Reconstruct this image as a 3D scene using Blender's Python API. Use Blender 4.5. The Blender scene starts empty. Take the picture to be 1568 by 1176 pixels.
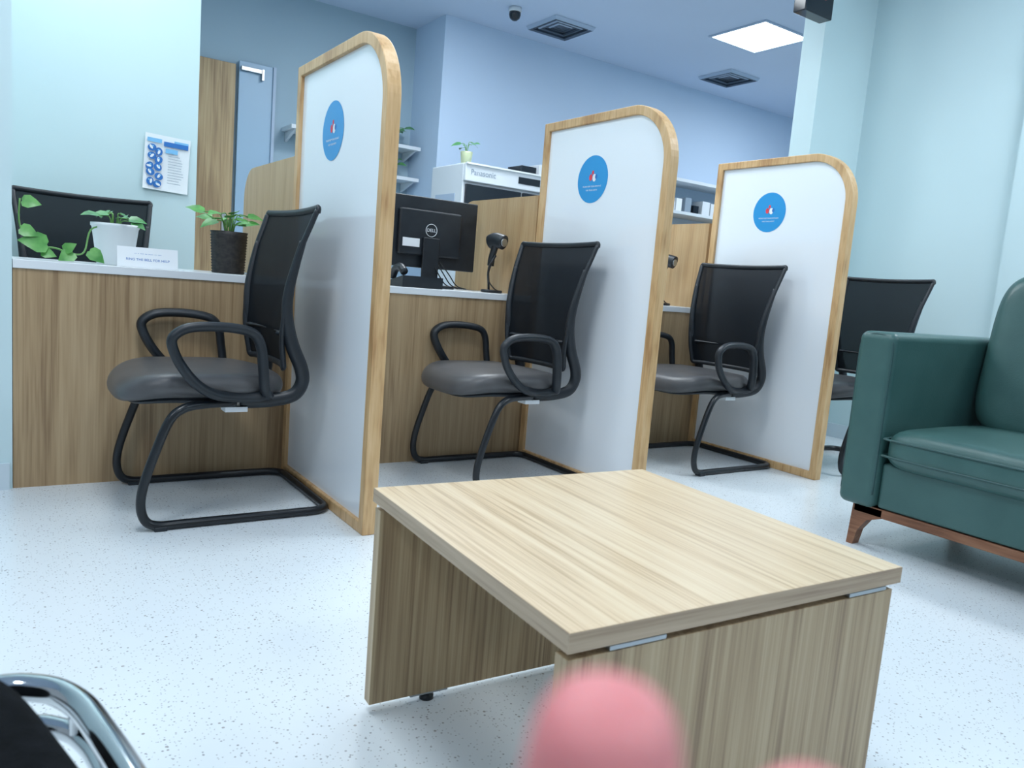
import bpy, math, random
from mathutils import Vector, Matrix, noise
random.seed(7)
K=0.82  # metres per unit of eye height
sc=bpy.context.scene
col=sc.collection
sc.view_settings.view_transform='Standard'

# ------------------------------------------------------------ materials
def pmat(name,c,rough=0.5,metal=0.0,spec=0.5,emit=None,es=0,alpha=1,coat=0,sss=0):
    m=bpy.data.materials.new(name); m.use_nodes=True
    b=m.node_tree.nodes['Principled BSDF']
    b.inputs['Base Color'].default_value=(*c,1); b.inputs['Roughness'].default_value=rough
    b.inputs['Metallic'].default_value=metal; b.inputs['Specular IOR Level'].default_value=spec
    b.inputs['Alpha'].default_value=alpha; b.inputs['Coat Weight'].default_value=coat
    if sss:
        b.inputs['Subsurface Weight'].default_value=sss; b.inputs['Subsurface Scale'].default_value=0.004
        b.inputs['Subsurface Radius'].default_value=(1,.3,.2)
    if emit: b.inputs['Emission Color'].default_value=(*emit,1); b.inputs['Emission Strength'].default_value=es
    return m
def noisy(name,c1,c2,scale=3,rough=0.5,bump=0,bscale=200,**kw):
    m=pmat(name,c1,rough,**kw); nt=m.node_tree; b=nt.nodes['Principled BSDF']
    tc=nt.nodes.new('ShaderNodeTexCoord'); n=nt.nodes.new('ShaderNodeTexNoise'); n.inputs['Scale'].default_value=scale
    nt.links.new(tc.outputs['Object'],n.inputs['Vector'])
    r=nt.nodes.new('ShaderNodeValToRGB'); r.color_ramp.elements[0].color=(*c1,1); r.color_ramp.elements[1].color=(*c2,1)
    r.color_ramp.elements[0].position=.35; r.color_ramp.elements[1].position=.65
    nt.links.new(n.outputs['Fac'],r.inputs['Fac']); nt.links.new(r.outputs['Color'],b.inputs['Base Color'])
    if bump:
        n2=nt.nodes.new('ShaderNodeTexNoise'); n2.inputs['Scale'].default_value=bscale
        bp=nt.nodes.new('ShaderNodeBump'); bp.inputs['Strength'].default_value=bump; bp.inputs['Distance'].default_value=.002
        nt.links.new(tc.outputs['Object'],n2.inputs['Vector']); nt.links.new(n2.outputs['Fac'],bp.inputs['Height']); nt.links.new(bp.outputs['Normal'],b.inputs['Normal'])
    return m
def wood(name,cd,cm,cl,axis='Z',across=55,along=1.6,rough=.42,big=.5):
    m=pmat(name,cm,rough); nt=m.node_tree; b=nt.nodes['Principled BSDF']; L=nt.links
    tc=nt.nodes.new('ShaderNodeTexCoord')
    def layer(ac,al,det,dist):
        mp=nt.nodes.new('ShaderNodeMapping'); s=[ac,ac,ac]; s['XYZ'.index(axis)]=al; mp.inputs['Scale'].default_value=s
        n=nt.nodes.new('ShaderNodeTexNoise'); n.inputs['Scale'].default_value=1; n.inputs['Detail'].default_value=det; n.inputs['Distortion'].default_value=dist
        L.new(tc.outputs['Object'],mp.inputs['Vector']); L.new(mp.outputs['Vector'],n.inputs['Vector']); return n
    a=layer(across,along,3,.3); c=layer(across*.16,along*.8,2,1.2); d=layer(across*3.5,along*3,2,0)
    m1=nt.nodes.new('ShaderNodeMix'); m1.inputs[0].default_value=big
    L.new(a.outputs['Fac'],m1.inputs[2]); L.new(c.outputs['Fac'],m1.inputs[3])
    m2=nt.nodes.new('ShaderNodeMix'); m2.inputs[0].default_value=.3
    L.new(m1.outputs[0],m2.inputs[2]); L.new(d.outputs['Fac'],m2.inputs[3])
    r=nt.nodes.new('ShaderNodeValToRGB'); e=r.color_ramp.elements
    e[0].position=.38; e[0].color=(*cd,1); e[1].position=.62; e[1].color=(*cl,1)
    x=e.new(.49); x.color=(*cm,1)
    L.new(m2.outputs[0],r.inputs['Fac']); L.new(r.outputs['Color'],b.inputs['Base Color'])
    return m

M={}
M['wall_l']=noisy('paint_aqua',(.58,.74,.77),(.60,.76,.79),1.5,.5)
M['wall_r']=noisy('paint_aqua_grey',(.58,.74,.77),(.60,.76,.79),1.5,.5)
M['wall_b']=noisy('paint_blue',(.50,.63,.80),(.52,.65,.82),1.2,.6)
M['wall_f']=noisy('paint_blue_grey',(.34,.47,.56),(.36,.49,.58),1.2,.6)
M['ceil']=noisy('ceiling_paint',(.52,.62,.78),(.54,.64,.80),1.0,.7)
M['base']=pmat('skirting',(.62,.72,.78),.4)
M['counterwood']=wood('counter_laminate',(.26,.165,.085),(.40,.275,.15),(.48,.345,.20),'Z',45,1.2,.45,.4)
M['divwood']=wood('divider_laminate',(.36,.22,.105),(.48,.31,.155),(.54,.37,.2),'Z',40,1.2)
M['frame']=wood('frame_wood',(.42,.23,.095),(.60,.38,.18),(.70,.48,.26),'Z',30,3.0,.4,.6)
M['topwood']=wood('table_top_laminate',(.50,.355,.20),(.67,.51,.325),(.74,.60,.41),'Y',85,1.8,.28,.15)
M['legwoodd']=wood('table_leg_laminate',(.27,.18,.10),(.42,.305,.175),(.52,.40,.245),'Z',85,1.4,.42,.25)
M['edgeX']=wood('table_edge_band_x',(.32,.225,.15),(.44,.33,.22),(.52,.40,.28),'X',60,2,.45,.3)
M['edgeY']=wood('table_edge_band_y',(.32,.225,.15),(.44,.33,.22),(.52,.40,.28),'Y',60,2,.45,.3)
M['sofawood']=wood('sofa_wood',(.14,.05,.02),(.23,.095,.045),(.30,.14,.07),'Y',40,3,.4)
M['doorwood']=wood('door_veneer',(.30,.19,.10),(.46,.32,.17),(.58,.43,.25),'Z',28,1.0,.5,.5)
M['white']=pmat('countertop_white',(.78,.82,.85),.25)
M['panel']=pmat('whiteboard_panel',(.84,.88,.92),.08,spec=.65)
M['plastic']=noisy('black_plastic',(.008,.012,.017),(.012,.017,.023),20,.42)
M['tube']=pmat('black_steel',(.007,.010,.014),.30,spec=.5)
M['seat']=noisy('grey_leatherette',(.074,.074,.077),(.088,.087,.090),12,.38,bump=.2,bscale=350)
M['chrome']=pmat('chrome',(.58,.60,.61),.08,metal=1)
M['steel']=pmat('brushed_steel',(.42,.45,.47),.35,metal=1)
M['sofa']=noisy('green_leather',(.038,.105,.098),(.048,.121,.113),8,.38,bump=.2,bscale=240)
M['pipe']=pmat('green_piping',(.028,.082,.080),.4)
M['blackfab']=noisy('black_fabric',(.003,.004,.005),(.006,.007,.009),60,.95,bump=.4,bscale=400,spec=.1)
M['blue']=pmat('sticker_blue',(.02,.30,.66),.35)
M['dblue']=pmat('print_blue',(.02,.16,.50),.5)
M['lblue']=pmat('print_lightblue',(.20,.50,.80),.5)
M['red']=pmat('print_red',(.75,.05,.07),.5)
M['pwhite']=pmat('paper_white',(.82,.86,.89),.6)
M['grey']=pmat('print_grey',(.25,.32,.40),.6)
M['leaf']=noisy('leaf_green',(.06,.26,.05),(.15,.42,.10),25,.35)
M['leafd']=noisy('leaf_dark',(.05,.20,.06),(.10,.32,.10),25,.35)
M['stem']=pmat('stem',(.12,.30,.07),.5)
M['soil']=noisy('soil',(.03,.02,.012),(.07,.045,.03),60,.9)
M['potw']=pmat('pot_white',(.76,.81,.84),.35)
M['poty']=pmat('pot_cream',(.55,.62,.40),.4)
M['rattan']=noisy('rattan_dark',(.010,.010,.011),(.03,.026,.024),60,.5)
M['screen']=pmat('dark_glass',(.010,.014,.022),.10,spec=.5)
M['appl']=pmat('appliance_white',(.68,.73,.78),.35)
M['doorgrey']=pmat('door_bluegrey',(.34,.50,.66),.4)
M['vent']=pmat('vent_metal',(.42,.52,.66),.5)
M['ventd']=pmat('vent_dark',(.10,.13,.18),.7)
M['emit']=pmat('light_diffuser',(1,1,1),.5,emit=(.90,.97,1.0),es=7)
M['skin']=noisy('skin',(.70,.22,.23),(.76,.28,.28),40,.55,sss=.25)
M['nail']=pmat('nail',(.80,.42,.42),.3)
M['sleeve']=noisy('sleeve_black',(.01,.01,.012),(.02,.02,.024),50,.85)
# mesh fabric (slightly see-through weave)
m=pmat('mesh_fabric',(.005,.008,.012),.75,spec=.15); nt=m.node_tree; b=nt.nodes['Principled BSDF']; out=nt.nodes['Material Output']
tr=nt.nodes.new('ShaderNodeBsdfTransparent'); mx=nt.nodes.new('ShaderNodeMixShader'); mx.inputs[0].default_value=.955
nt.links.new(tr.outputs[0],mx.inputs[1]); nt.links.new(b.outputs[0],mx.inputs[2]); nt.links.new(mx.outputs[0],out.inputs[0]); M['mesh']=m
# terrazzo floor
m=pmat('terrazzo_vinyl',(.7,.8,.86),.22,spec=.5); nt=m.node_tree; b=nt.nodes['Principled BSDF']; L=nt.links
tc=nt.nodes.new('ShaderNodeTexCoord')
prev=None
for sc_,thr,keep,colr in ((88,.19,.62,(.34,.36,.38)),(150,.24,.55,(.46,.49,.51)),(42,.12,.72,(.36,.36,.36))):
    v=nt.nodes.new('ShaderNodeTexVoronoi'); v.inputs['Scale'].default_value=sc_; L.new(tc.outputs['Object'],v.inputs['Vector'])
    lt=nt.nodes.new('ShaderNodeMath'); lt.operation='LESS_THAN'; lt.inputs[1].default_value=thr; L.new(v.outputs['Distance'],lt.inputs[0])
    sp=nt.nodes.new('ShaderNodeSeparateColor'); L.new(v.outputs['Color'],sp.inputs[0])
    gt=nt.nodes.new('ShaderNodeMath'); gt.operation='GREATER_THAN'; gt.inputs[1].default_value=keep; L.new(sp.outputs[0],gt.inputs[0])
    mu=nt.nodes.new('ShaderNodeMath'); mu.operation='MULTIPLY'; L.new(lt.outputs[0],mu.inputs[0]); L.new(gt.outputs[0],mu.inputs[1])
    mi=nt.nodes.new('ShaderNodeMix'); mi.data_type='RGBA'; L.new(mu.outputs[0],mi.inputs[0])
    if prev: L.new(prev.outputs[2],mi.inputs[6])
    else: mi.inputs[6].default_value=(.73,.785,.82,1)
    mi.inputs[7].default_value=(*colr,1); prev=mi
L.new(prev.outputs[2],b.inputs['Base Color']); M['floor']=m

# ------------------------------------------------------------ mesh helpers
def root(name,loc=(0,0,0),rz=0,rot=None):
    e=bpy.data.objects.new(name,None); e.location=loc; e.rotation_euler=rot if rot else (0,0,rz); e.empty_display_size=.1
    col.objects.link(e); return e
def obj(name,V,F,mat,parent=None,smooth=False,loc=(0,0,0),rot=(0,0,0)):
    me=bpy.data.meshes.new(name); me.from_pydata([tuple(v) for v in V],[],F); me.update()
    mats=mat if isinstance(mat,list) else [mat]
    for q in mats: me.materials.append(M[q])
    if smooth:
        for p in me.polygons: p.use_smooth=True
    o=bpy.data.objects.new(name,me); o.location=loc; o.rotation_euler=rot; col.objects.link(o)
    if parent: o.parent=parent
    return o
BF=[(0,3,2,1),(4,5,6,7),(0,1,5,4),(1,2,6,5),(2,3,7,6),(3,0,4,7)]
def bv(x0,x1,y0,y1,z0,z1):
    return [(x0,y0,z0),(x1,y0,z0),(x1,y1,z0),(x0,y1,z0),(x0,y0,z1),(x1,y0,z1),(x1,y1,z1),(x0,y1,z1)]
def box(name,x0,x1,y0,y1,z0,z1,mat,parent=None,bev=0,seg=2,**k):
    cx,cy,cz=(x0+x1)/2,(y0+y1)/2,(z0+z1)/2
    loc=k.pop('loc',None)
    if parent is None:
        o=obj(name,bv(x0-cx,x1-cx,y0-cy,y1-cy,z0-cz,z1-cz),BF,mat,None,loc=(cx,cy,cz))
    else: o=obj(name,bv(x0,x1,y0,y1,z0,z1),BF,mat,parent,**k)
    if bev:
        md=o.modifiers.new('b','BEVEL'); md.width=bev; md.segments=seg; md.harden_normals=True
        for p in o.data.polygons: p.use_smooth=True
    return o
def ubox(name,x0,x1,y0,y1,z0,z1,mat,parent=None,bev=0,seg=2):
    return box(name,x0*K,x1*K,y0*K,y1*K,z0*K,z1*K,mat,parent,bev,seg)
def catmull(P,sub,closed):
    P=[Vector(p) for p in P]; n=len(P); out=[]
    rng=n if closed else n-1
    for i in range(rng):
        if closed: a,b_,c,d=P[(i-1)%n],P[i],P[(i+1)%n],P[(i+2)%n]
        else: a,b_,c,d=P[max(i-1,0)],P[i],P[i+1],P[min(i+2,n-1)]
        for j in range(sub):
            t=j/sub
            out.append(.5*((2*b_)+(c-a)*t+(2*a-5*b_+4*c-d)*t*t+(3*b_-a-3*c+d)*t**3))
    if not closed: out.append(P[-1])
    return out
def sweep(name,pts,r,mat,parent=None,n=10,sub=6,closed=False,r2=None,taper=None,lin=False):
    P=[Vector(p) for p in pts] if lin else catmull(pts,sub,closed)
    N=len(P); V=[];F=[]
    T=[]
    for i in range(N):
        if closed: t=P[(i+1)%N]-P[i-1]
        else: t=P[min(i+1,N-1)]-P[max(i-1,0)]
        T.append(t.normalized())
    ref=Vector((0,1,0)) if abs(T[0].y)<.8 else Vector((0,0,1))
    u=(ref-T[0]*ref.dot(T[0])).normalized()
    for i in range(N):
        u=(u-T[i]*u.dot(T[i])).normalized(); w=T[i].cross(u)
        s=taper(i/(N-1)) if taper else 1
        for k in range(n):
            a=2*math.pi*k/n
            V.append(P[i]+u*math.cos(a)*(r2 or r)*s+w*math.sin(a)*r*s)
    for i in range(N if closed else N-1):
        for k in range(n):
            j=(i+1)%N
            F.append((i*n+k,i*n+(k+1)%n,j*n+(k+1)%n,j*n+k))
    if not closed:
        F.append(tuple(range(n-1,-1,-1))); F.append(tuple((N-1)*n+k for k in range(n)))
    return obj(name,V,F,mat,parent,True)
def lathe(name,prof,mat,parent=None,loc=(0,0,0),n=32,smooth=True,rot=(0,0,0)):
    V=[];F=[]
    for r,z in prof:
        for k in range(n):
            a=2*math.pi*k/n; V.append((r*math.cos(a),r*math.sin(a),z))
    for i in range(len(prof)-1):
        for k in range(n): F.append((i*n+k,i*n+(k+1)%n,(i+1)*n+(k+1)%n,(i+1)*n+k))
    F.append(tuple(range(n-1,-1,-1))); F.append(tuple((len(prof)-1)*n+k for k in range(n)))
    return obj(name,V,F,mat,parent,smooth,loc,rot)
def pad(name,cx,cy,hx,hy,z0,z1,mat,parent=None,p=4,edge=.03,fn=None,dome=0.0,n=64):
    """superellipse cushion, rounded rim"""
    V=[];F=[];th=z1-z0; rings=[]
    E=min(edge,th/2)
    steps=[]
    for j in range(0,6):
        a=math.pi/2*j/5; steps.append((E*(1-math.sin(a)) ,z0+E*(1-math.cos(a))))
    for j in range(0,6):
        a=math.pi/2*j/5; steps.append((E*(1-math.cos(a)),z1-E*(1-math.sin(a))))
    inner=[.85,.65,.4,.15]
    seq=[(('s',s),z0) for s in reversed(inner)]+[(('i',i),z) for i,z in steps]+[(('s',s),z1) for s in inner]
    def ring(sx,sy,z,s):
        base=len(V)
        for k in range(n):
            a=2*math.pi*k/n; c,si=math.cos(a),math.sin(a)
            x=abs(c)**(2/p)*(1 if c>=0 else -1)*sx; y=abs(si)**(2/p)*(1 if si>=0 else -1)*sy
            zz=z+(dome*(1-(x/hx)**2)*(1-(y/hy)**2) if z>(z0+z1)/2 else 0)
            v=Vector((cx+x,cy+y,zz))
            V.append(fn(v) if fn else v)
        return base
    for (t,val),z in seq:
        if t=='s': rings.append(ring((hx-E)*val,(hy-E)*val,z,val))
        else: rings.append(ring(hx-val,hy-val,z,1))
    for i in range(len(rings)-1):
        a,b_=rings[i],rings[i+1]
        for k in range(n): F.append((a+k,a+(k+1)%n,b_+(k+1)%n,b_+k))
    F.append(tuple(rings[0]+k for k in range(n-1,-1,-1))); F.append(tuple(rings[-1]+k for k in range(n)))
    return obj(name,V,F,mat,parent,True)
def text(name,s,size,mat,parent,loc,rot,ex=.0004,align='CENTER'):
    c=bpy.data.curves.new(name,'FONT'); c.body=s; c.size=size; c.extrude=ex; c.align_x=align; c.align_y='CENTER'
    c.materials.append(M[mat]); o=bpy.data.objects.new(name,c); o.location=loc; o.rotation_euler=rot; col.objects.link(o); o.parent=parent; return o
R90=math.pi/2

# ------------------------------------------------------------ room
CZ=3.6
ubox('floor',-4,10.8,-4,8.2,-.1,0,'floor')
ubox('ceiling',-4,10.8,-4,8.2,CZ,CZ+.1,'ceil')
ubox('wall_left',-4,.06,3.67,5.62,0,CZ,'wall_l')
ubox('wall_left_rear',.06,1.11,5.5,8.1,0,CZ,'wall_l')
ubox('wall_rear',1.11,3.74,7.82,8.1,0,CZ,'wall_f')
ubox('wall_back',3.74,10.7,7.17,8.1,0,CZ,'wall_b')
ubox('wall_right',5.57,5.75,-3.9,3.67,0,CZ,'wall_r')
ubox('wall_right_return',4.97,10.7,3.67,3.85,0,CZ,'wall_r')
ubox('wall_far_right',10.55,10.7,3.85,7.17,0,CZ,'wall_b')
ubox('trim_right_pilaster',5.53,5.57,-3.9,2.5,0,CZ,'wall_l')
ubox('baseboard_left',-4,.05,3.655,3.67,0,.11,'base')
ubox('baseboard_right',5.555,5.57,2.5,3.655,0,.11,'base')
ubox('baseboard_right_return',4.98,5.57,3.655,3.67,0,.11,'base')

# ------------------------------------------------------------ ceiling fittings
def panel_light(x,y,s,name='ceiling_light_panel'):
    r=root(name,(x*K,y*K,CZ*K)); a=s*K/2
    box('frame_a',-a-.02,a+.02,-a-.02,-a,-.012,-.0005,'vent',r); box('frame_b',-a-.02,a+.02,a,a+.02,-.012,-.0005,'vent',r)
    box('frame_c',-a-.02,-a,-a,a,-.012,-.0005,'vent',r); box('frame_d',a,a+.02,-a,a,-.012,-.0005,'vent',r)
    box('diffuser',-a,a,-a,a,-.008,-.0005,'emit',r)
panel_light(6.25,5.35,.65)
def arealight(x,y,e,s=.6,z=CZ-.03,c=(.89,.955,1.0)):
    l=bpy.data.lights.new('lamp','AREA'); l.energy=e; l.size=s; l.color=c; o=bpy.data.objects.new('ceiling_lamp',l); o.location=(x*K,y*K,z*K); col.objects.link(o)
for x,y,e in ((.3,1.9,24),(4.9,1.2,31),(1.2,-1.2,17),(4.8,-1.4,19),(-1.8,.5,23),(2.4,2.6,10),(.45,4.6,10),(3.0,5.3,33),(7.9,5.3,32),(3.2,4.2,8)):
    arealight(x,y,e)
    panel_light(x,y,.66)
def vent(x,y,s=.50):
    r=root('ceiling_air_diffuser',(x*K,y*K,CZ*K)); 
    for i in range(6):
        a=s*K/2*(1-i*.155); b_=a-.014; z=-.030+i*.004
        mt='vent' if i%2==0 else 'ventd'
        V=[(-a,-a,-.003),(a,-a,-.003),(a,a,-.003),(-a,a,-.003),(-b_,-b_,z),(b_,-b_,z),(b_,b_,z),(-b_,b_,z)]
        obj(f'louver_{i}',V,[(0,1,5,4),(1,2,6,5),(2,3,7,6),(3,0,4,7)],mt,r)
    a=s*K/2-.01
    box('plenum',-a,a,-a,a,-.004,-.001,'ventd',r)
vent(4.74,6.6); vent(7.14,6.5)
r=root('security_camera',(4.12*K,6.5*K,CZ*K))
lathe('mount',[(.05,-.001),(.05,-.03),(.045,-.035)],'appl',r); lathe('dome',[(.045,-.035),(.046,-.055),(.038,-.08),(.02,-.095),(.003,-.1)],'screen',r)
r=root('smoke_detector',(7.75*K,5.9*K,CZ*K)); lathe('stem',[(.012,-.001),(.012,-.05),(.03,-.055),(.03,-.07),(.01,-.075)],'vent',r)
r=root('queue_display_sign',(4.60*K,3.5*K,3.10*K))
box('case',-.13,.11,-.04,.04,-.125,.13,'screen',r,.006); box('rod',-.01,.01,-.01,.01,.13,.50*K-.001,'steel',r)
text('digits','05',.12,'red',r,(0,-.042,-.0),(R90,0,0))

# ------------------------------------------------------------ counters
r=root('reception_counter',(0,3.67*K,0)); 
X0,X1=.062,4.96
def cb(n,x0,x1,y0,y1,z0,z1,m,bev=0): box(n,x0*K,x1*K,y0*K,y1*K,z0*K,z1*K,m,r,bev)
cb('front_panel',X0,X1,0.008,.04,0.0,.905,'counterwood')
cb('worktop',X0,X1,0.0,.70,.905,.94,'white',.002)
for i,x in enumerate((X0,4.92)): cb(f'end_panel_{i}',x,x+.03,.05,.66,0,.90,'counterwood')
# wood dividers between desks
def divider(x):
    r=root('desk_divider_panel',(x*K,3.675*K,0)); L_=.9*K; t=.035*K; zt=1.515*K; rr=.17*K; zb=.942*K
    out=[(0,zb),(0,zt)]
    for j in range(0,13):
        a=math.pi/2*j/12; out.append((L_-rr+rr*math.sin(a),zt-rr+rr*math.cos(a)))
    out.append((L_,zb))
    n=len(out); V=[(0,y,z) for y,z in out]+[(t,y,z) for y,z in out]
    F=[tuple(range(n)),tuple(range(2*n-1,n-1,-1))]+[(i,(i+1)%n+0,(i+1)%n+n,i+n) for i in range(n)]
    obj('panel',V,F,'divwood',r)
for x in (1.18,2.585,4.01): divider(x)

# ------------------------------------------------------------ partitions
def partition(x,yf=2.64,yb=3.655,name='privacy_screen_partition'):
    r=root(name,(x*K,yf*K,0)); D=(yb-yf)*K; t=.056*K; zt=1.905*K; R=.29*K; w=.045*K
    outer=[(0,0),(0,zt-R)]; inner=[(w,w),(w,zt-R)]
    for j in range(1,17):
        a=math.pi/2*j/16
        outer.append((R-R*math.cos(a),zt-R+R*math.sin(a))); inner.append((R-(R-w)*math.cos(a),zt-R+(R-w)*math.sin(a)))
    outer+=[(D,zt),(D,0)]; inner+=[(D-w,zt-w),(D-w,w)]
    n=len(outer); V=[]
    for xx in (0,t):
        V+=[(xx,y,z) for y,z in outer]+[(xx,y,z) for y,z in inner]
    F=[]
    for i in range(n):
        j=(i+1)%n
        F.append((i,j,n+j,n+i)); F.append((2*n+i,3*n+i,3*n+j,2*n+j)); F.append((i,2*n+i,2*n+j,j)); F.append((n+i,n+j,3*n+j,3*n+i))
    o=obj('wood_frame',V,F,'frame',r)
    md=o.modifiers.new('b','BEVEL'); md.width=.003; md.segments=2; md.limit_method='ANGLE'
    a,b_=t*.3,t*.7
    V=[(a,y,z) for y,z in inner]+[(b_,y,z) for y,z in inner]
    F=[tuple(range(n)),tuple(range(2*n-1,n-1,-1))]
    obj('white_panel',V,F,'panel',r)
    # round sticker
    cy,cz,rad=.57*K,1.575*K,.122*K; N=48; xs=a-.001
    def disk(nm,cy,cz,rad,mt,xs,sy=1,N=48):
        V=[(xs,cy+rad*sy*math.cos(2*math.pi*k/N),cz+rad*math.sin(2*math.pi*k/N)) for k in range(N)]
        obj(nm,V,[tuple(range(N))],mt,r)
    disk('sticker',cy,cz,rad,'blue',xs)
    for nm,dy,dz,rr,mt in (('logo_a',.012,.008,.014,'red'),('logo_b',-.012,.006,.016,'pwhite'),('logo_c',0,.028,.009,'red'),('logo_d',-.024,.01,.010,'dblue')):
        disk(nm,cy+dy,cz+dz,rr,mt,xs-.0006-abs(dy)*.01,.75,20)
    for k,s in enumerate(('PLEASE KEEP YOUR DISTANCE','FOR YOUR SAFETY')):
        text(f'sticker_text_{k}',s,.009,'pwhite',r,(xs-.0006,cy,cz-.03-.016*k),(R90,0,-R90),.0001)
for x in (1.165,2.575,4.01): partition(x)

# ------------------------------------------------------------ visitor chairs
def chair(name,x,y,rz,sc_=1):
    r=root(name,(x,y,0),rz); r.scale=(sc_,)*3; W=.27; tr=.0138
    # sled tube, one continuous loop
    def side(s):
        y=s*W
        return [(.02,y*.74,.375),(.12,y*.88,.378),(.185,y*.97,.370),(.225,y,.335),(.262,y,.24),(.292,y,.14),(.298,y,.075),(.282,y,.03),(.245,y,.0145),(.18,y,.0145),(0,y,.0145),(-.19,y,.0145)]
    A=side(1); B=side(-1)
    corner=[(-.245,W-.004,.0145),(-.278,W-.03,.0145),(-.285,W-.08,.0145)]
    cb_=[(-.285,-W+.08,.0145),(-.278,-W+.03,.0145),(-.245,-W+.004,.0145)]
    sweep('sled_base',A+corner+[(-.285,0,.0145)]+cb_+B[::-1],tr,'tube',r,12,5)
    for s in (1,-1): 
        box(f'glide_{s}',.225,.262,s*W-.017,s*W+.017,0,.014,'plastic',r,.003)
    sweep('seat_cross_tube',[(.06,-.2,.375),(.06,.2,.375)],tr,'tube',r)
    # seat shell + cushion with waterfall front
    def sf(v):
        v=v.copy(); x=v.x
        if x>.2: v.z-=(x-.2)**2*1.6
        if x<-.05: v.z-=(-.05-x)*.10
        k=1-.10*max(0,(-x)/.2); v.y*=k
        return v
    pad('seat_cushion',.095,0,.26,.25,.395,.468,'seat',r,3.4,.034,sf,.008)
    pad('seat_shell',.08,0,.235,.225,.378,.402,'plastic',r,3.4,.012,sf)
    box('steel_plate',-.02,.07,-.19,.19,.362,.377,'steel',r,.002)
    # backrest
    prof=[(-.150,.49),(-.132,.58),(-.130,.68),(-.142,.80),(-.168,.91),(-.200,1.003)]
    Pc=catmull([(p[0],0,p[1]) for p in prof],5,False); n=len(Pc); m=12
    def hw(s): return .198+.072*s**.9
    V=[];F=[]
    def bp(s,w,i):
        p=Pc[i]; return Vector((p.x+.030*w*w*(1-.6*s)-.012,hw(s)*w,p.z+.006*w*w*(s>.95)))
    for i in range(n):
        s=i/(n-1)
        for j in range(m+1): V.append(bp(s,-1+2*j/m,i))
    for i in range(n-1):
        for j in range(m): a=i*(m+1)+j; F.append((a,a+1,a+m+2,a+m+1))
    obj('mesh_back',V,F,'mesh',r,True)
    L_=[bp(i/(n-1),1,i) for i in range(0,n-1,2)]+[bp((n-1.3)/(n-1),1,n-1)-Vector((-.002,0,.012)),bp(1,.985,n-1)]; T=[bp(1,w,n-1) for w in (.9,.5,0,-.5,-.9)]
    Rr=[Vector((v.x,-v.y,v.z)) for v in reversed(L_)]
    Bm=[bp(0,w,0) for w in (-.8,-.4,0,.4,.8)]
    sweep('back_frame',L_+T+Rr+Bm,.009,'plastic',r,10,4,True,.012)
    # lumbar bow
    sweep('lumbar_bar',[(-.125,-.19,.60),(-.150,-.12,.60),(-.165,0,.60),(-.150,.12,.60),(-.125,.19,.60)],.022,'plastic',r,10,5,False,.007)
    for s in (1,-1):
        sweep(f'back_upright_{s}',[(-.160,s*.252,.90),(-.142,s*.243,.82),(-.128,s*.234,.74),(-.128,s*.224,.66),(-.150,s*.216,.57),(-.186,s*.212,.49),(-.194,s*.205,.44),(-.168,s*.20,.398),(-.10,s*.19,.380),(0,s*.18,.374)],.022,'plastic',r,12,5,False,.020,lambda t:.5+.55*min(1,t*2.2))
        y=s*.272
        sweep(f'armrest_{s}',[(-.075,s*.235,.405),(-.055,s*.262,.43),(-.045,y,.50),(-.035,y,.565),(-.012,y,.603),(.04,y*1.02,.618),(.12,y*1.04,.622),(.185,y*1.04,.614),(.222,y*1.04,.588),(.222,y*1.03,.555),(.195,y,.50),(.150,y,.445),(.095,s*.262,.412),(.03,s*.24,.400),(-.03,s*.235,.398),(-.075,s*.235,.405)],.0150,'plastic',r,12,5,False,.020)
    box('tag',-.02,.05,.15,.205,.345,.361,'pwhite',r)
    return r
chair('visitor_chair',.80*K,3.28*K,math.pi)
chair('visitor_chair',(.80+1.43)*K,3.30*K,math.pi)
chair('visitor_chair',(.80+2.86)*K,3.27*K,math.pi)
chair('visitor_chair',4.68*K,2.93*K,math.radians(172))
chair('staff_chair',.435*K,4.02,-R90,1.06)

# ------------------------------------------------------------ sofa
r=root('green_leather_sofa',(3.06*K,0,0)); YA,YB=1.90*K,.10*K; DP=1.09*K
def sb(n,x0,x1,y0,y1,z0,z1,m='sofa',bev=.02,seg=4): return box(n,x0,x1,y0,y1,z0,z1,m,r,bev,seg)
AT=.135
for k,(y0,y1) in enumerate(((YA-AT,YA),(YB,YB+AT))):
    sb(f'arm_{k}',0,DP-.02,y0,y1,.150,.762,'sofa',.028,5)
    xx=.010; ym=y0+.010; yM=y1-.010
    sweep(f'arm_piping_{k}',[(xx,ym,.20),(xx,ym,.5),(xx,ym,.71),(xx,ym+.02,.745),(xx,(ym+yM)/2,.754),(xx,yM-.02,.745),(xx,yM,.71),(xx,yM,.5),(xx,yM,.20)],.0045,'pipe',r,8,6)
sb('seat_base',.03,DP-.08,YB+AT,YA-AT,.155,.315,'sofa',.012,3)
sb('back_frame',DP-.18,DP-.03,YB+.06,YA-AT-.02,.16,.86,'sofa',.05,5)
ym=(YA+YB)/2; cl=(YA-YB-2*AT)/2
for k,yc in enumerate((ym+cl/2,ym-cl/2)):
    pad(f'seat_cushion_{k}',.315,yc,.325,cl/2-.003,.305,.435,'sofa',r,9,.045,None,.02,96)
    hy=cl/2-.006
    for kk,zz in enumerate((.345,.402)):
        P=[(-.003+.006,yc-hy+.02,zz),(-.009,yc-hy*.5,zz),(-.010,yc,zz),(-.009,yc+hy*.5,zz),(.000,yc+hy-.02,zz),(.04,yc+hy,zz),(.3,yc+hy+.001,zz)]
        sweep(f'cushion_piping_{k}_{kk}',P,.004,'pipe',r,8,6)
    def lean(v,yc=yc):
        x,y,z=v
        return Vector((.585+z+ (x*.20), y, .715+x))
    pad(f'back_cushion_{k}',0,yc,.310,cl/2-.003,0,.17,'sofa',r,5,.06,lean,.0,96)
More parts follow.
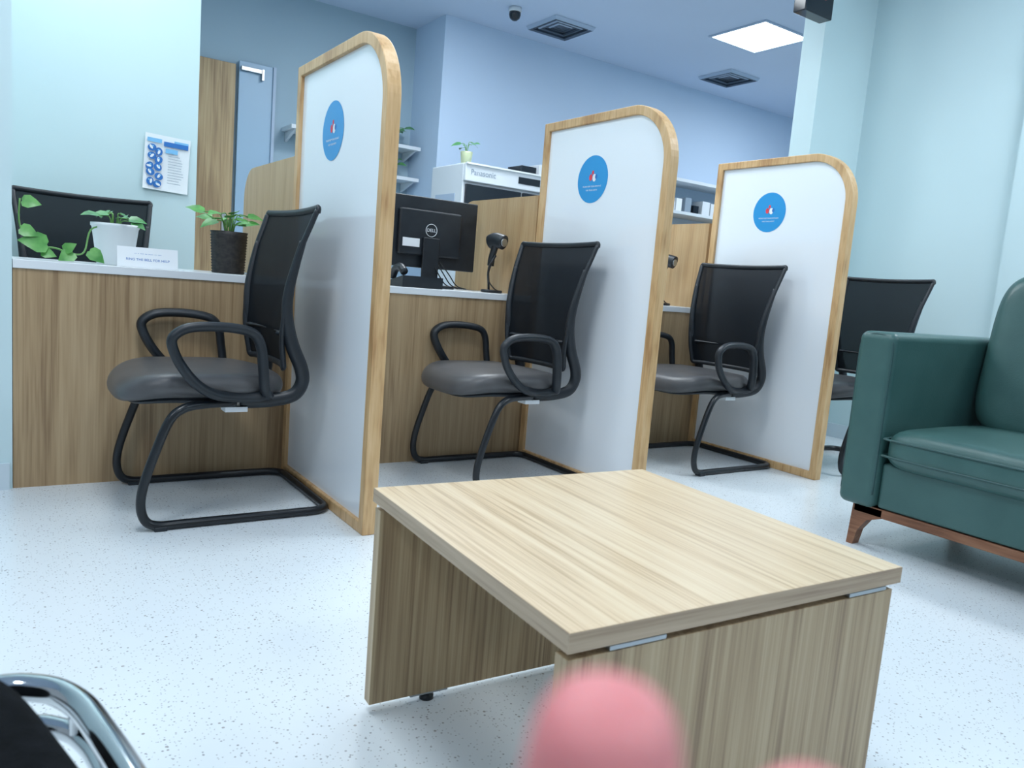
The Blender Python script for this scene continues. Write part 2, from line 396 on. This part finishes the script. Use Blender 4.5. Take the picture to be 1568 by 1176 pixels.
sb('plinth_front',.035,.075,YB+.05,YA-.05,.120,.152,'sofawood',.004,2)
sb('plinth_back',DP-.12,DP-.08,YB+.05,YA-.05,.120,.152,'sofawood',.004,2)
for k,(px,py,sy) in enumerate(((.055,YA-.07,1),(.055,YB+.07,-1),(DP-.10,YA-.07,1),(DP-.10,YB+.07,-1))):
    pts=[(py+.022*sy,.152),(py+.03*sy,.0),(py+.006*sy,.0),(py-.005*sy,.055),(py-.035*sy,.10),(py-.085*sy,.119),(py-.085*sy,.152)]
    n=len(pts); V=[(px-.02,a,b_) for a,b_ in pts]+[(px+.02,a,b_) for a,b_ in pts]
    F=[tuple(range(n)),tuple(range(2*n-1,n-1,-1))]+[(i,(i+1)%n,(i+1)%n+n,i+n) for i in range(n)]
    obj(f'leg_{k}',V,F,'sofawood',r)

# ------------------------------------------------------------ coffee table
tx,ty=(.701+1.484+1.442+.664)/4*K,(1.545+1.501+.742+.784)/4*K-.001
r=root('coffee_table',(tx,ty,0),math.radians(-3.0)); a=.39*K; b_=.383*K; zt=.525*K
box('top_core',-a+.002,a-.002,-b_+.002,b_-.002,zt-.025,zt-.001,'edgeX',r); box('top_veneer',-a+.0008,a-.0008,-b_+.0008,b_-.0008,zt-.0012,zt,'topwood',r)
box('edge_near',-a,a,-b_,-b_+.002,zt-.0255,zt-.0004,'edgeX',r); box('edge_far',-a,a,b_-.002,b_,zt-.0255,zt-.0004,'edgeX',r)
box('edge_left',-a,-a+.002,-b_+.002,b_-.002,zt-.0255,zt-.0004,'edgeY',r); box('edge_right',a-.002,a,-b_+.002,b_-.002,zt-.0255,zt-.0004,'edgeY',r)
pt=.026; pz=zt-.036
for k,y0 in enumerate((-b_+.004,b_-.004-pt)):
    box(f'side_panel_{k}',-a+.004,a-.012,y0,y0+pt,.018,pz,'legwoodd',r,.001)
    for j,x in enumerate((-a*.66,a*.76)):
        box(f'bracket_{k}_{j}',x-.045,x+.045,y0-.002 if k==0 else y0+.001,y0+pt+.015,pz+.002,zt-.0275,'steel',r,.001)
        box(f'spacer_{k}_{j}',x-.02,x+.02,y0+.004,y0+pt,pz,zt-.0256,'plastic',r)
        lathe(f'foot_{k}_{j}',[(.014,0),(.014,.008),(.006,.010),(.006,.018)],'plastic',r,(x+.02,y0+pt/2,0),16)
        box(f'foot_plate_{k}_{j}',x-.02,x+.06,y0+.002,y0+pt-.002,.014,.018,'steel',r)

# ------------------------------------------------------------ desk items
CT=.94*K+.0005
def leafgeo(V,F,pos,dirv,size,up=Vector((0,0,1)),fold=.12):
    d=dirv.normalized(); s=d.cross(up); 
    if s.length<.01: s=Vector((1,0,0))
    s.normalize(); u=s.cross(d)
    mid=[(0,0),(.12,0),(.38,.02),(.70,0),(1,-.10)]; ed=[(-.05,.12),(.05,.36),(.36,.42),(.68,.24),(1,-.10)]
    base=len(V)
    for (x,z) in mid: V.append(pos+d*x*size+u*z*size)
    for sg in (1,-1):
        for i,(x,w) in enumerate(ed):
            if i==4: V.append(pos+d*1.0*size+u*(-.10)*size)
            else: V.append(pos+d*x*size+s*w*sg*size+u*(mid[i][1]+fold*w*1.2)*size)
    for sg in (0,1):
        o=base+5+sg*5
        for i in range(4):
            q=(base+i,base+i+1,o+i+1,o+i); F.append(q if sg==0 else q[::-1])
def plant(r,z,n,spread,height,size,mat='leaf',seed=1,rootr=.03,dz=(-.6,.25)):
    rnd=random.Random(seed); V=[];F=[]
    for i in range(n):
        a=2*math.pi*i/n*1.0+rnd.uniform(-.4,.4); sp=spread*rnd.uniform(.35,1); hh=height*rnd.uniform(.4,1)
        d=Vector((math.cos(a),math.sin(a),0)); p0=d*rootr*.5+Vector((0,0,z)); p2=d*sp+Vector((0,0,z+hh))
        p1=d*sp*.4+Vector((0,0,z+hh*1.0))
        sweep(f'stem_{i}',[p0,p1,p2],.0022,'stem',r,6,4)
        leafgeo(V,F,p2,d+Vector((0,0,rnd.uniform(*dz))),size*rnd.uniform(.75,1.15),Vector((-.3,-.5,1)))
    obj('leaves',V,F,mat,r,True)
r=root('potted_pothos',(.455*K,3.93*K,CT))
lathe('pot',[(.058,0),(.060,.003),(.078,.135),(.082,.140),(.082,.150),(.074,.150),(.072,.135)],'potw',r); lathe('soil',[(.07,.12),(.07,.137)],'soil',r)
plant(r,.137,8,.065,.055,.062,'leafd',3)
# trailing vines along the worktop
V=[];F=[]
vine=[Vector(p) for p in ((-.03,-.02,.14),(-.085,-.06,.12),(-.11,-.12,.04),(-.15,-.17,.03),(-.20,-.18,.045),(-.255,-.17,.05),(-.30,-.14,.11),(-.30,-.12,.20))]
sweep('vine_a',vine,.003,'stem',r,6,5)
for (px,pz,dx,dz,s) in ((-.10,.045,.6,-.5,.06),(-.15,.035,-.5,-.45,.06),(-.175,.04,.4,.3,.045),(-.225,.055,-.9,.1,.085),(-.30,.10,.8,-.3,.055),(-.295,.19,.9,-.1,.055),(-.24,.03,.7,-.2,.045)):
    leafgeo(V,F,Vector((px,-.19,pz)),Vector((dx,-.15,dz)),s,Vector((0,-1,.35)))
V=[Vector((max(v[0],-.318),v[1],max(v[2],.004))) for v in V]
obj('trailing_leaves',V,F,'leaf',r,True)
r=root('woven_pot_plant',(.955*K,3.95*K,CT))
prof=[(.060,0)]
for i in range(14): prof+=[(.064+i*.0006,.005+i*.011),(.060+i*.0006,.010+i*.011)]
lathe('pot',prof+[(.072,.165),(.066,.165)],'rattan',r); lathe('soil',[(.062,.15),(.062,.163)],'soil',r)
plant(r,.16,15,.10,.075,.068,'leaf',11,.03,(-.5,.4))
r=root('tent_card_sign',(.565*K,3.76*K,CT),math.radians(-3))
V=[(-.10,-.02,0),(.10,-.02,0),(.10,.0,.072),(-.10,.0,.072),(.10,.02,0),(-.10,.02,0)]
obj('card',V,[(0,1,2,3),(3,2,4,5)],'pwhite',r)
text('sign_text','RING THE BELL FOR HELP',.0125,'dblue',r,(0,-.0127,.028),(math.radians(74.5),0,0),.0001)
text('sign_text_top','-- - --- -- ---- -- ---',.0125,'dblue',r,(0,-.0072,.05),(math.radians(74.5),0,0),.0001)
# notice on left wall
r=root('wall_notice_poster',(.925*K,5.497*K,1.585*K),0,(0,math.radians(2.5),0))
w,hh=.110,.142
NX=10; V=[];F=[]
for j in range(NX+1):
    for i in range(NX+1):
        x=-w+2*w*i/NX; z=-hh+2*hh*j/NX; V.append((x,-.002-.012*max(0,-z/hh)**2*(1-.3*i/NX)-.006*(abs(x)/w)**4,z))
for j in range(NX):
    for i in range(NX): k=j*(NX+1)+i; F.append((k,k+1,k+NX+2,k+NX+1))
obj('sheet',V,F,'pwhite',r,True)
def rect(nm,x0,x1,z0,z1,mt,y=-.021): obj(nm,[(x0,y,z0),(x1,y,z0),(x1,y,z1),(x0,y,z1)],[(0,1,2,3)],mt,r)
rect('header',-.02,.10,.088,.112,'dblue',-.011); rect('header_light',-.10,-.03,.10,.120,'lblue',-.0115); rect('header_wave',.03,.10,.112,.122,'lblue',-.0112)
rect('band',-.01,.05,.055,.078,'lblue',-.011)
rnd=random.Random(2)
def eblob(nm,cx,cz,ra,rb,y,mt,ang=0):
    N=20; ca,sa=math.cos(ang),math.sin(ang)
    V=[(cx+ra*math.cos(6.283*k/N)*ca-rb*math.sin(6.283*k/N)*sa,y,cz+ra*math.cos(6.283*k/N)*sa+rb*math.sin(6.283*k/N)*ca) for k in range(N)]
    obj(nm,V,[tuple(range(N))],mt,r)
for i in range(5):
    for j in range(2):
        cx,cz=-.080+j*.040+rnd.uniform(-.005,.005)+.004*(i%2),.066-i*.042+rnd.uniform(-.006,.006)-(.012*j); y=-.012-.002*i
        eblob(f'icon_{i}_{j}',cx,cz,.021,.018,y,'dblue',rnd.random()*3)
        eblob(f'icon_in_{i}_{j}',cx+rnd.uniform(-.005,.005),cz+rnd.uniform(-.004,.004),.012,.006,y-.0008,'pwhite',rnd.random()*3)
        eblob(f'icon_dot_{i}_{j}',cx+rnd.uniform(-.01,.01),cz+.008,.005,.004,y-.001,'lblue')
for i in range(11): rect(f'line_{i}',.005,.09-rnd.random()*.03,.04-i*.014,.0425-i*.014,'grey',-.012-.001*i)

# monitor
r=root('computer_monitor',(2.15*K,4.17*K,CT))
wx=.268
box('bezel',-wx,wx,-.012,.012,.092,.432,'plastic',r,.006); box('rear_bulge',-.17,.17,-.035,-.011,.15,.37,'plastic',r,.012,3)
box('screen',-wx+.012,wx-.012,.0122,.0135,.125,.408,'screen',r)
box('neck',-.045,.045,-.05,-.035,.012,.24,'plastic',r,.006); pad('foot',0,-.03,.12,.09,0,.014,'plastic',r,5,.006)
N=40; pr=[(.030*math.cos(6.283*k/N),-.0365,.275+.030*math.sin(6.283*k/N)) for k in range(N)]
sweep('logo_ring',pr,.0016,'pwhite',r,6,1,True); text('logo_text','DELL',.022,'pwhite',r,(0,-.0362,.275),(R90,0,0),.0005)
box('label',-.15,-.06,-.0365,-.0352,.19,.23,'pwhite',r)
for k in range(3):
    sweep(f'cable_{k}',[(.02+k*.02,-.03,.13),(.04+k*.03,-.06,.07),(.09+k*.03,-.05,.02),(.13+k*.025,-.09,.006),(.16+k*.02,-.06,.006)],.003,'tube',r,8,5)
r=root('desk_telephone',(1.93*K,3.86*K,CT)); 
obj('base',[(-.1,-.08,0),(.1,-.08,0),(.1,.08,0),(-.1,.08,0),(-.1,-.08,.05),(.1,-.08,.05),(.1,.08,.02),(-.1,.08,.02)],BF,'plastic',r)
sweep('handset',[(-.085,-.06,.065),(-.085,-.02,.085),(-.085,.03,.075),(-.085,.06,.04)],.018,'plastic',r)
def scanner(x,y,rz=0):
    r=root('barcode_scanner_stand',(x,y,CT),rz)
    pad('base',0,0,.055,.045,0,.014,'plastic',r,2.4,.006)
    sweep('gooseneck',[(0,.02,.01),(-.01,.015,.05),(-.03,0,.10),(-.02,-.01,.15),(0,-.01,.18)],.006,'plastic',r)
    sweep('scanner_handle',[(0,.02,.13),(0,.015,.17),(0,.0,.215),(0,-.01,.235)],.017,'plastic',r,12,5)
    sweep('scanner_head',[(0,.035,.245),(0,0,.255),(0,-.045,.248),(0,-.06,.244)],.028,'plastic',r,14,5,False,.036)
    lathe('scan_window',[(.020,0),(.020,.004),(.016,.005)],'steel',r,(0,-.061,.244),20,True,(R90,0,0))
    sweep('cord',[(-.02,-.01,.15),(-.05,-.02,.12),(-.045,-.02,.06),(-.01,-.03,.02),(.03,-.03,.01)],.003,'tube',r,8,6)
scanner(2.47*K,3.92*K,.2); scanner(3.88*K,3.92*K,.2)

# ------------------------------------------------------------ rear room
r=root('door_wood',(0,7.818*K,0))
def db(n,x0,x1,y0,y1,z0,z1,m,bev=0): box(n,x0*K,x1*K,y0*K,y1*K,z0*K,z1*K,m,r,bev)
db('leaf',1.13,1.89,-.05,-.005,.0,2.83,'doorwood',.003); db('handle_plate',1.80,1.84,-.07,-.05,1.2,1.45,'steel')
r=root('door_metal',(0,7.818*K,0))
db('leaf',1.92,2.26,-.05,-.005,.0,2.87,'doorgrey',.003); db('closer_body',1.93,2.14,-.09,-.051,2.78,2.82,'steel',.004); db('closer_arm',2.12,2.14,-.10,-.051,2.72,2.82,'steel')
db('edge',2.235,2.262,-.07,-.052,.0,2.87,'vent')
def shelf(x0,x1,z,yb,d=.32,name='wall_shelf'):
    r=root(name,(x0*K,yb*K,z*K)); L_=(x1-x0)*K
    box('board',0,L_,-d*K,-.002,-.015,.015,'appl',r,.002); 
    for k,x in enumerate((.03,L_-.05)): 
        V=[(x,-.002,-.09),(x+.02,-.002,-.09),(x+.02,-.002,-.016),(x,-.002,-.016),(x,-d*K+.02,-.016),(x+.02,-d*K+.02,-.016)]
        obj(f'bracket_{k}',V,[(0,1,2,3),(0,3,4),(1,5,2),(0,4,5,1),(3,2,5,4)],'appl',r)
    return r
shelf(2.35,3.72,2.32,7.82); shelf(2.35,3.72,2.0,7.82)
for k,(x,z) in enumerate(((3.48,2.32),(2.9,2.32),(3.45,2.0),(3.05,2.0))):
    r=root('shelf_plant',(x*K,7.66*K,z*K+.0155)); lathe('pot',[(.03,0),(.042,.05),(.042,.055),(.036,.055)],'potw',r); plant(r,.05,11,.10,.10,.08,'leafd',20+k,.02)
# refrigerated display cabinet
r=root('medical_refrigerator',(3.44*K,6.05*K,0)); Wd=1.25*K; Dd=.62*K; Ht=2.03*K
box('body',0,Wd,0.02,Dd,0,Ht,'appl',r,.01); box('fascia',0,Wd,-.015,.02,Ht-.13,Ht-.004,'appl',r,.006)
box('fascia_lip',0,Wd,-.03,-.012,Ht-.012,Ht,'white',r)
for k in range(2):
    x=.02+k*(Wd/2-.01)
    box(f'door_glass_{k}',x,x+Wd/2-.03,-.005,.02,.12,Ht-.15,'screen',r,.004); box(f'door_handle_{k}',x+Wd/2-.07,x+Wd/2-.05,-.03,-.006,.6,1.2,'steel',r)
    for j in range(4): box(f'shelf_line_{k}_{j}',x+.02,x+Wd/2-.05,-.007,-.0055,.35+.3*j,.36+.3*j,'vent',r)
box('display',.46,.66,-.018,-.0155,Ht-.09,Ht-.04,'screen',r)
text('logo','Panasonic',.055,'grey',r,(.15,-.017,Ht-.065),(R90,0,0))
box('side_vent',-.004,-.0005,.12,.42,.9,1.45,'vent',r)
r=root('box_stack',(4.1*K,6.30*K,Ht+.001))
for k in range(3): box(f'item_{k}',.02+k*.17,.16+k*.17,-.1,.1,0,.07+.03*(k%2),('screen','appl','grey')[k],r,.004)
r=root('potted_seedling',(3.56*K,6.25*K,Ht+.001)); lathe('pot',[(.035,0),(.045,.09),(.045,.10),(.04,.10)],'poty',r); plant(r,.09,5,.05,.09,.07,'leafd',33,.01)
for z in (2.40,2.02): shelf(6.2,8.6,z,7.17,.4)
r=root('shelf_boxes',(6.3*K,7.0*K,2.02*K+.016))
rnd=random.Random(9)
for k in range(14):
    x=k*.125; h_=rnd.uniform(.07,.16); box(f'box_{k}',x,x+rnd.uniform(.07,.11),-.08,.06,0,h_,rnd.choice(['appl','grey','lblue','pwhite','screen']),r)
r=root('storage_cabinet',(6.2*K,6.75*K,0)); box('carcass',0,2.4*K,0,.41*K,0,1.75*K,'doorwood',r,.003)
for k in range(4): box(f'cab_door_{k}',.01+k*.49,.48+k*.49,-.018,-.001,.05,1.70*K,'doorwood',r,.002)

# ------------------------------------------------------------ chrome waiting chair next to the viewer
r=root('waiting_chair',(0,0,0))
z=.455
loop=[(-.46,.20,z),(-.46,.45,z),(-.455,.66,z),(-.43,.715,z),(-.38,.727,z),(-.2,.727,z),(-.02,.720,z),(.03,.704,z),(.055,.667,z),(.068,.61,z),(.080,.54,z),(.100,.40,z),(.125,.27,z)]
sweep('arm_loop',loop,.0110,'chrome',r,14,6)
z2=.40
sweep('lower_loop',[(-.44,.20,z2),(-.45,.68,z2),(-.40,.745,z2),(-.2,.750,z2),(.0,.748,z2),(.045,.732,z2),(.066,.69,z2),(.076,.62,z2),(.09,.5,z2),(.125,.27,z2)],.009,'chrome',r,14,6)
sweep('link',[(.052,.675,.455),(.058,.70,.43),(.060,.712,.40)],.008,'chrome',r,10,4)
for k,(x,y) in enumerate(((.076,.575),(-.458,.60),(.121,.29),(-.46,.24))):
    sweep(f'leg_{k}',[(x,y,.455),(x-.003,y,.3),(x-.003,y,.002)],.009,'chrome',r,12,5)
def sh(v):
    v=v.copy()
    if v.x>-.25: v.x+=(.60-v.y)*.24*(v.x+.25)/.27
    return v
pad('seat_cushion',-.210,.460,.238,.250,.40,.502,'blackfab',r,7,.024,sh,.018)
pad('backrest',-.24,.12,.20,.028,.52,.65,'blackfab',r,5,.02)
for k,x in enumerate((-.08,-.40)): sweep(f'back_post_{k}',[(x,.24,.41),(x,.16,.43),(x,.125,.50),(x,.12,.60)],.008,'chrome',r)

# ------------------------------------------------------------ photographer's hand (finger near the lens)
side=Vector((.832,-.555,0)); nrm=Vector((.555,.832,0)); upv=Vector((0,0,1)); O=Vector((.0525,.0546,.775))
hr=root('hand',tuple(O))
def W(s,n_,u): return side*s+nrm*n_+upv*u
nodes=[];edges=[];rad=[]
def nd(p,r_,par=None):
    nodes.append(p); rad.append(r_)
    if par is not None: edges.append((par,len(nodes)-1))
    return len(nodes)-1
wr=nd(W(.030,-.030,-.185),(.026,.019))
fa=nd(W(.040,-.075,-.27),(.030,.024),wr); fb=nd(W(.06,-.14,-.36),(.034,.030),fa)
pm=nd(W(.028,-.012,-.145),(.034,.016),wr); pc=nd(W(.028,-.002,-.115),(.037,.015),pm)
tips=[]
for s,dl,len_,rr in ((0,0,1.0,.0098),(.0225,-.0090,1.0,.0095),(.043,-.020,.95,.0090),(.061,-.040,.78,.0078)):
    k0=nd(W(s*.95+.001,.004,-.092+dl*.35),(rr*1.15,rr*1.1),pc)
    k1=nd(W(s,.008,-.092+dl*.35+ (.092-.047)*len_ ),(rr*1.05,rr*1.02),k0)
    top=dl
    k2=nd(W(s,.004,top-.023*len_),(rr,rr),k1)
    k3=nd(W(s,-.001,top-.001),(rr*.95,rr*.92),k2)
    k4=nd(W(s,-.002,top+.0055),(rr*.68,rr*.65),k3)
    tips.append((W(s,.0045,top-.008),rr))
t0=nd(W(-.008,-.012,-.135),(.016,.014),pm); t1=nd(W(-.034,-.004,-.105),(.0125,.012),t0); t2=nd(W(-.046,.006,-.085),(.0105,.010),t1); t3=nd(W(-.050,.010,-.066),(.008,.0075),t2)
me=bpy.data.meshes.new('hand_skin'); me.from_pydata([tuple(p) for p in nodes],edges,[]); me.materials.append(M['skin'])
ho=bpy.data.objects.new('hand_skin',me); col.objects.link(ho); ho.parent=hr
md=ho.modifiers.new('skin','SKIN'); md.use_smooth_shade=True
for i,v in enumerate(me.skin_vertices[0].data): v.radius=rad[i]; v.use_root=(i==0)
md=ho.modifiers.new('sub','SUBSURF'); md.levels=2; md.render_levels=3
for k,(p,rr) in enumerate(tips):
    V=[];F=[]
    for j in range(7):
        for i in range(7):
            a=(i/6-.5)*1.5; V.append(p+side*math.sin(a)*rr*.62+nrm*(math.cos(a)*rr*.3-.001)+upv*(-.006+.010*j/6))
    for j in range(6):
        for i in range(6): q=j*7+i; F.append((q,q+1,q+8,q+7))
    obj(f'nail_{k}',V,F,'nail',hr,True)
sweep('sleeve',[W(.042,-.082,-.285),W(.05,-.11,-.325),W(.06,-.15,-.38),W(.07,-.20,-.44)],.042,'sleeve',hr,20,5)

# ------------------------------------------------------------ world + camera
w=bpy.data.worlds.new('World'); sc.world=w; w.use_nodes=True
w.node_tree.nodes['Background'].inputs[0].default_value=(.62,.77,.92,1); w.node_tree.nodes['Background'].inputs[1].default_value=.50
yaw,pit,rol=math.radians(55.7),math.radians(7.37),math.radians(4.68)
Fv=Vector((math.cos(yaw)*math.cos(pit),math.sin(yaw)*math.cos(pit),-math.sin(pit)))
R0=Vector((math.sin(yaw),-math.cos(yaw),0)); U0=R0.cross(Fv)
Rv=R0*math.cos(rol)+U0*math.sin(rol); Uv=-R0*math.sin(rol)+U0*math.cos(rol)
cam=bpy.data.cameras.new('camera'); cam.sensor_width=36; cam.lens=27; cam.clip_start=.005; cam.clip_end=50
cam.dof.use_dof=True; cam.dof.focus_distance=2.8; cam.dof.aperture_fstop=9.0
co=bpy.data.objects.new('camera',cam); col.objects.link(co)
mt=Matrix.Identity(4)
for i in range(3): mt[i][0]=Rv[i]; mt[i][1]=Uv[i]; mt[i][2]=-Fv[i]
mt[2][3]=K; co.matrix_world=mt
sc.camera=co
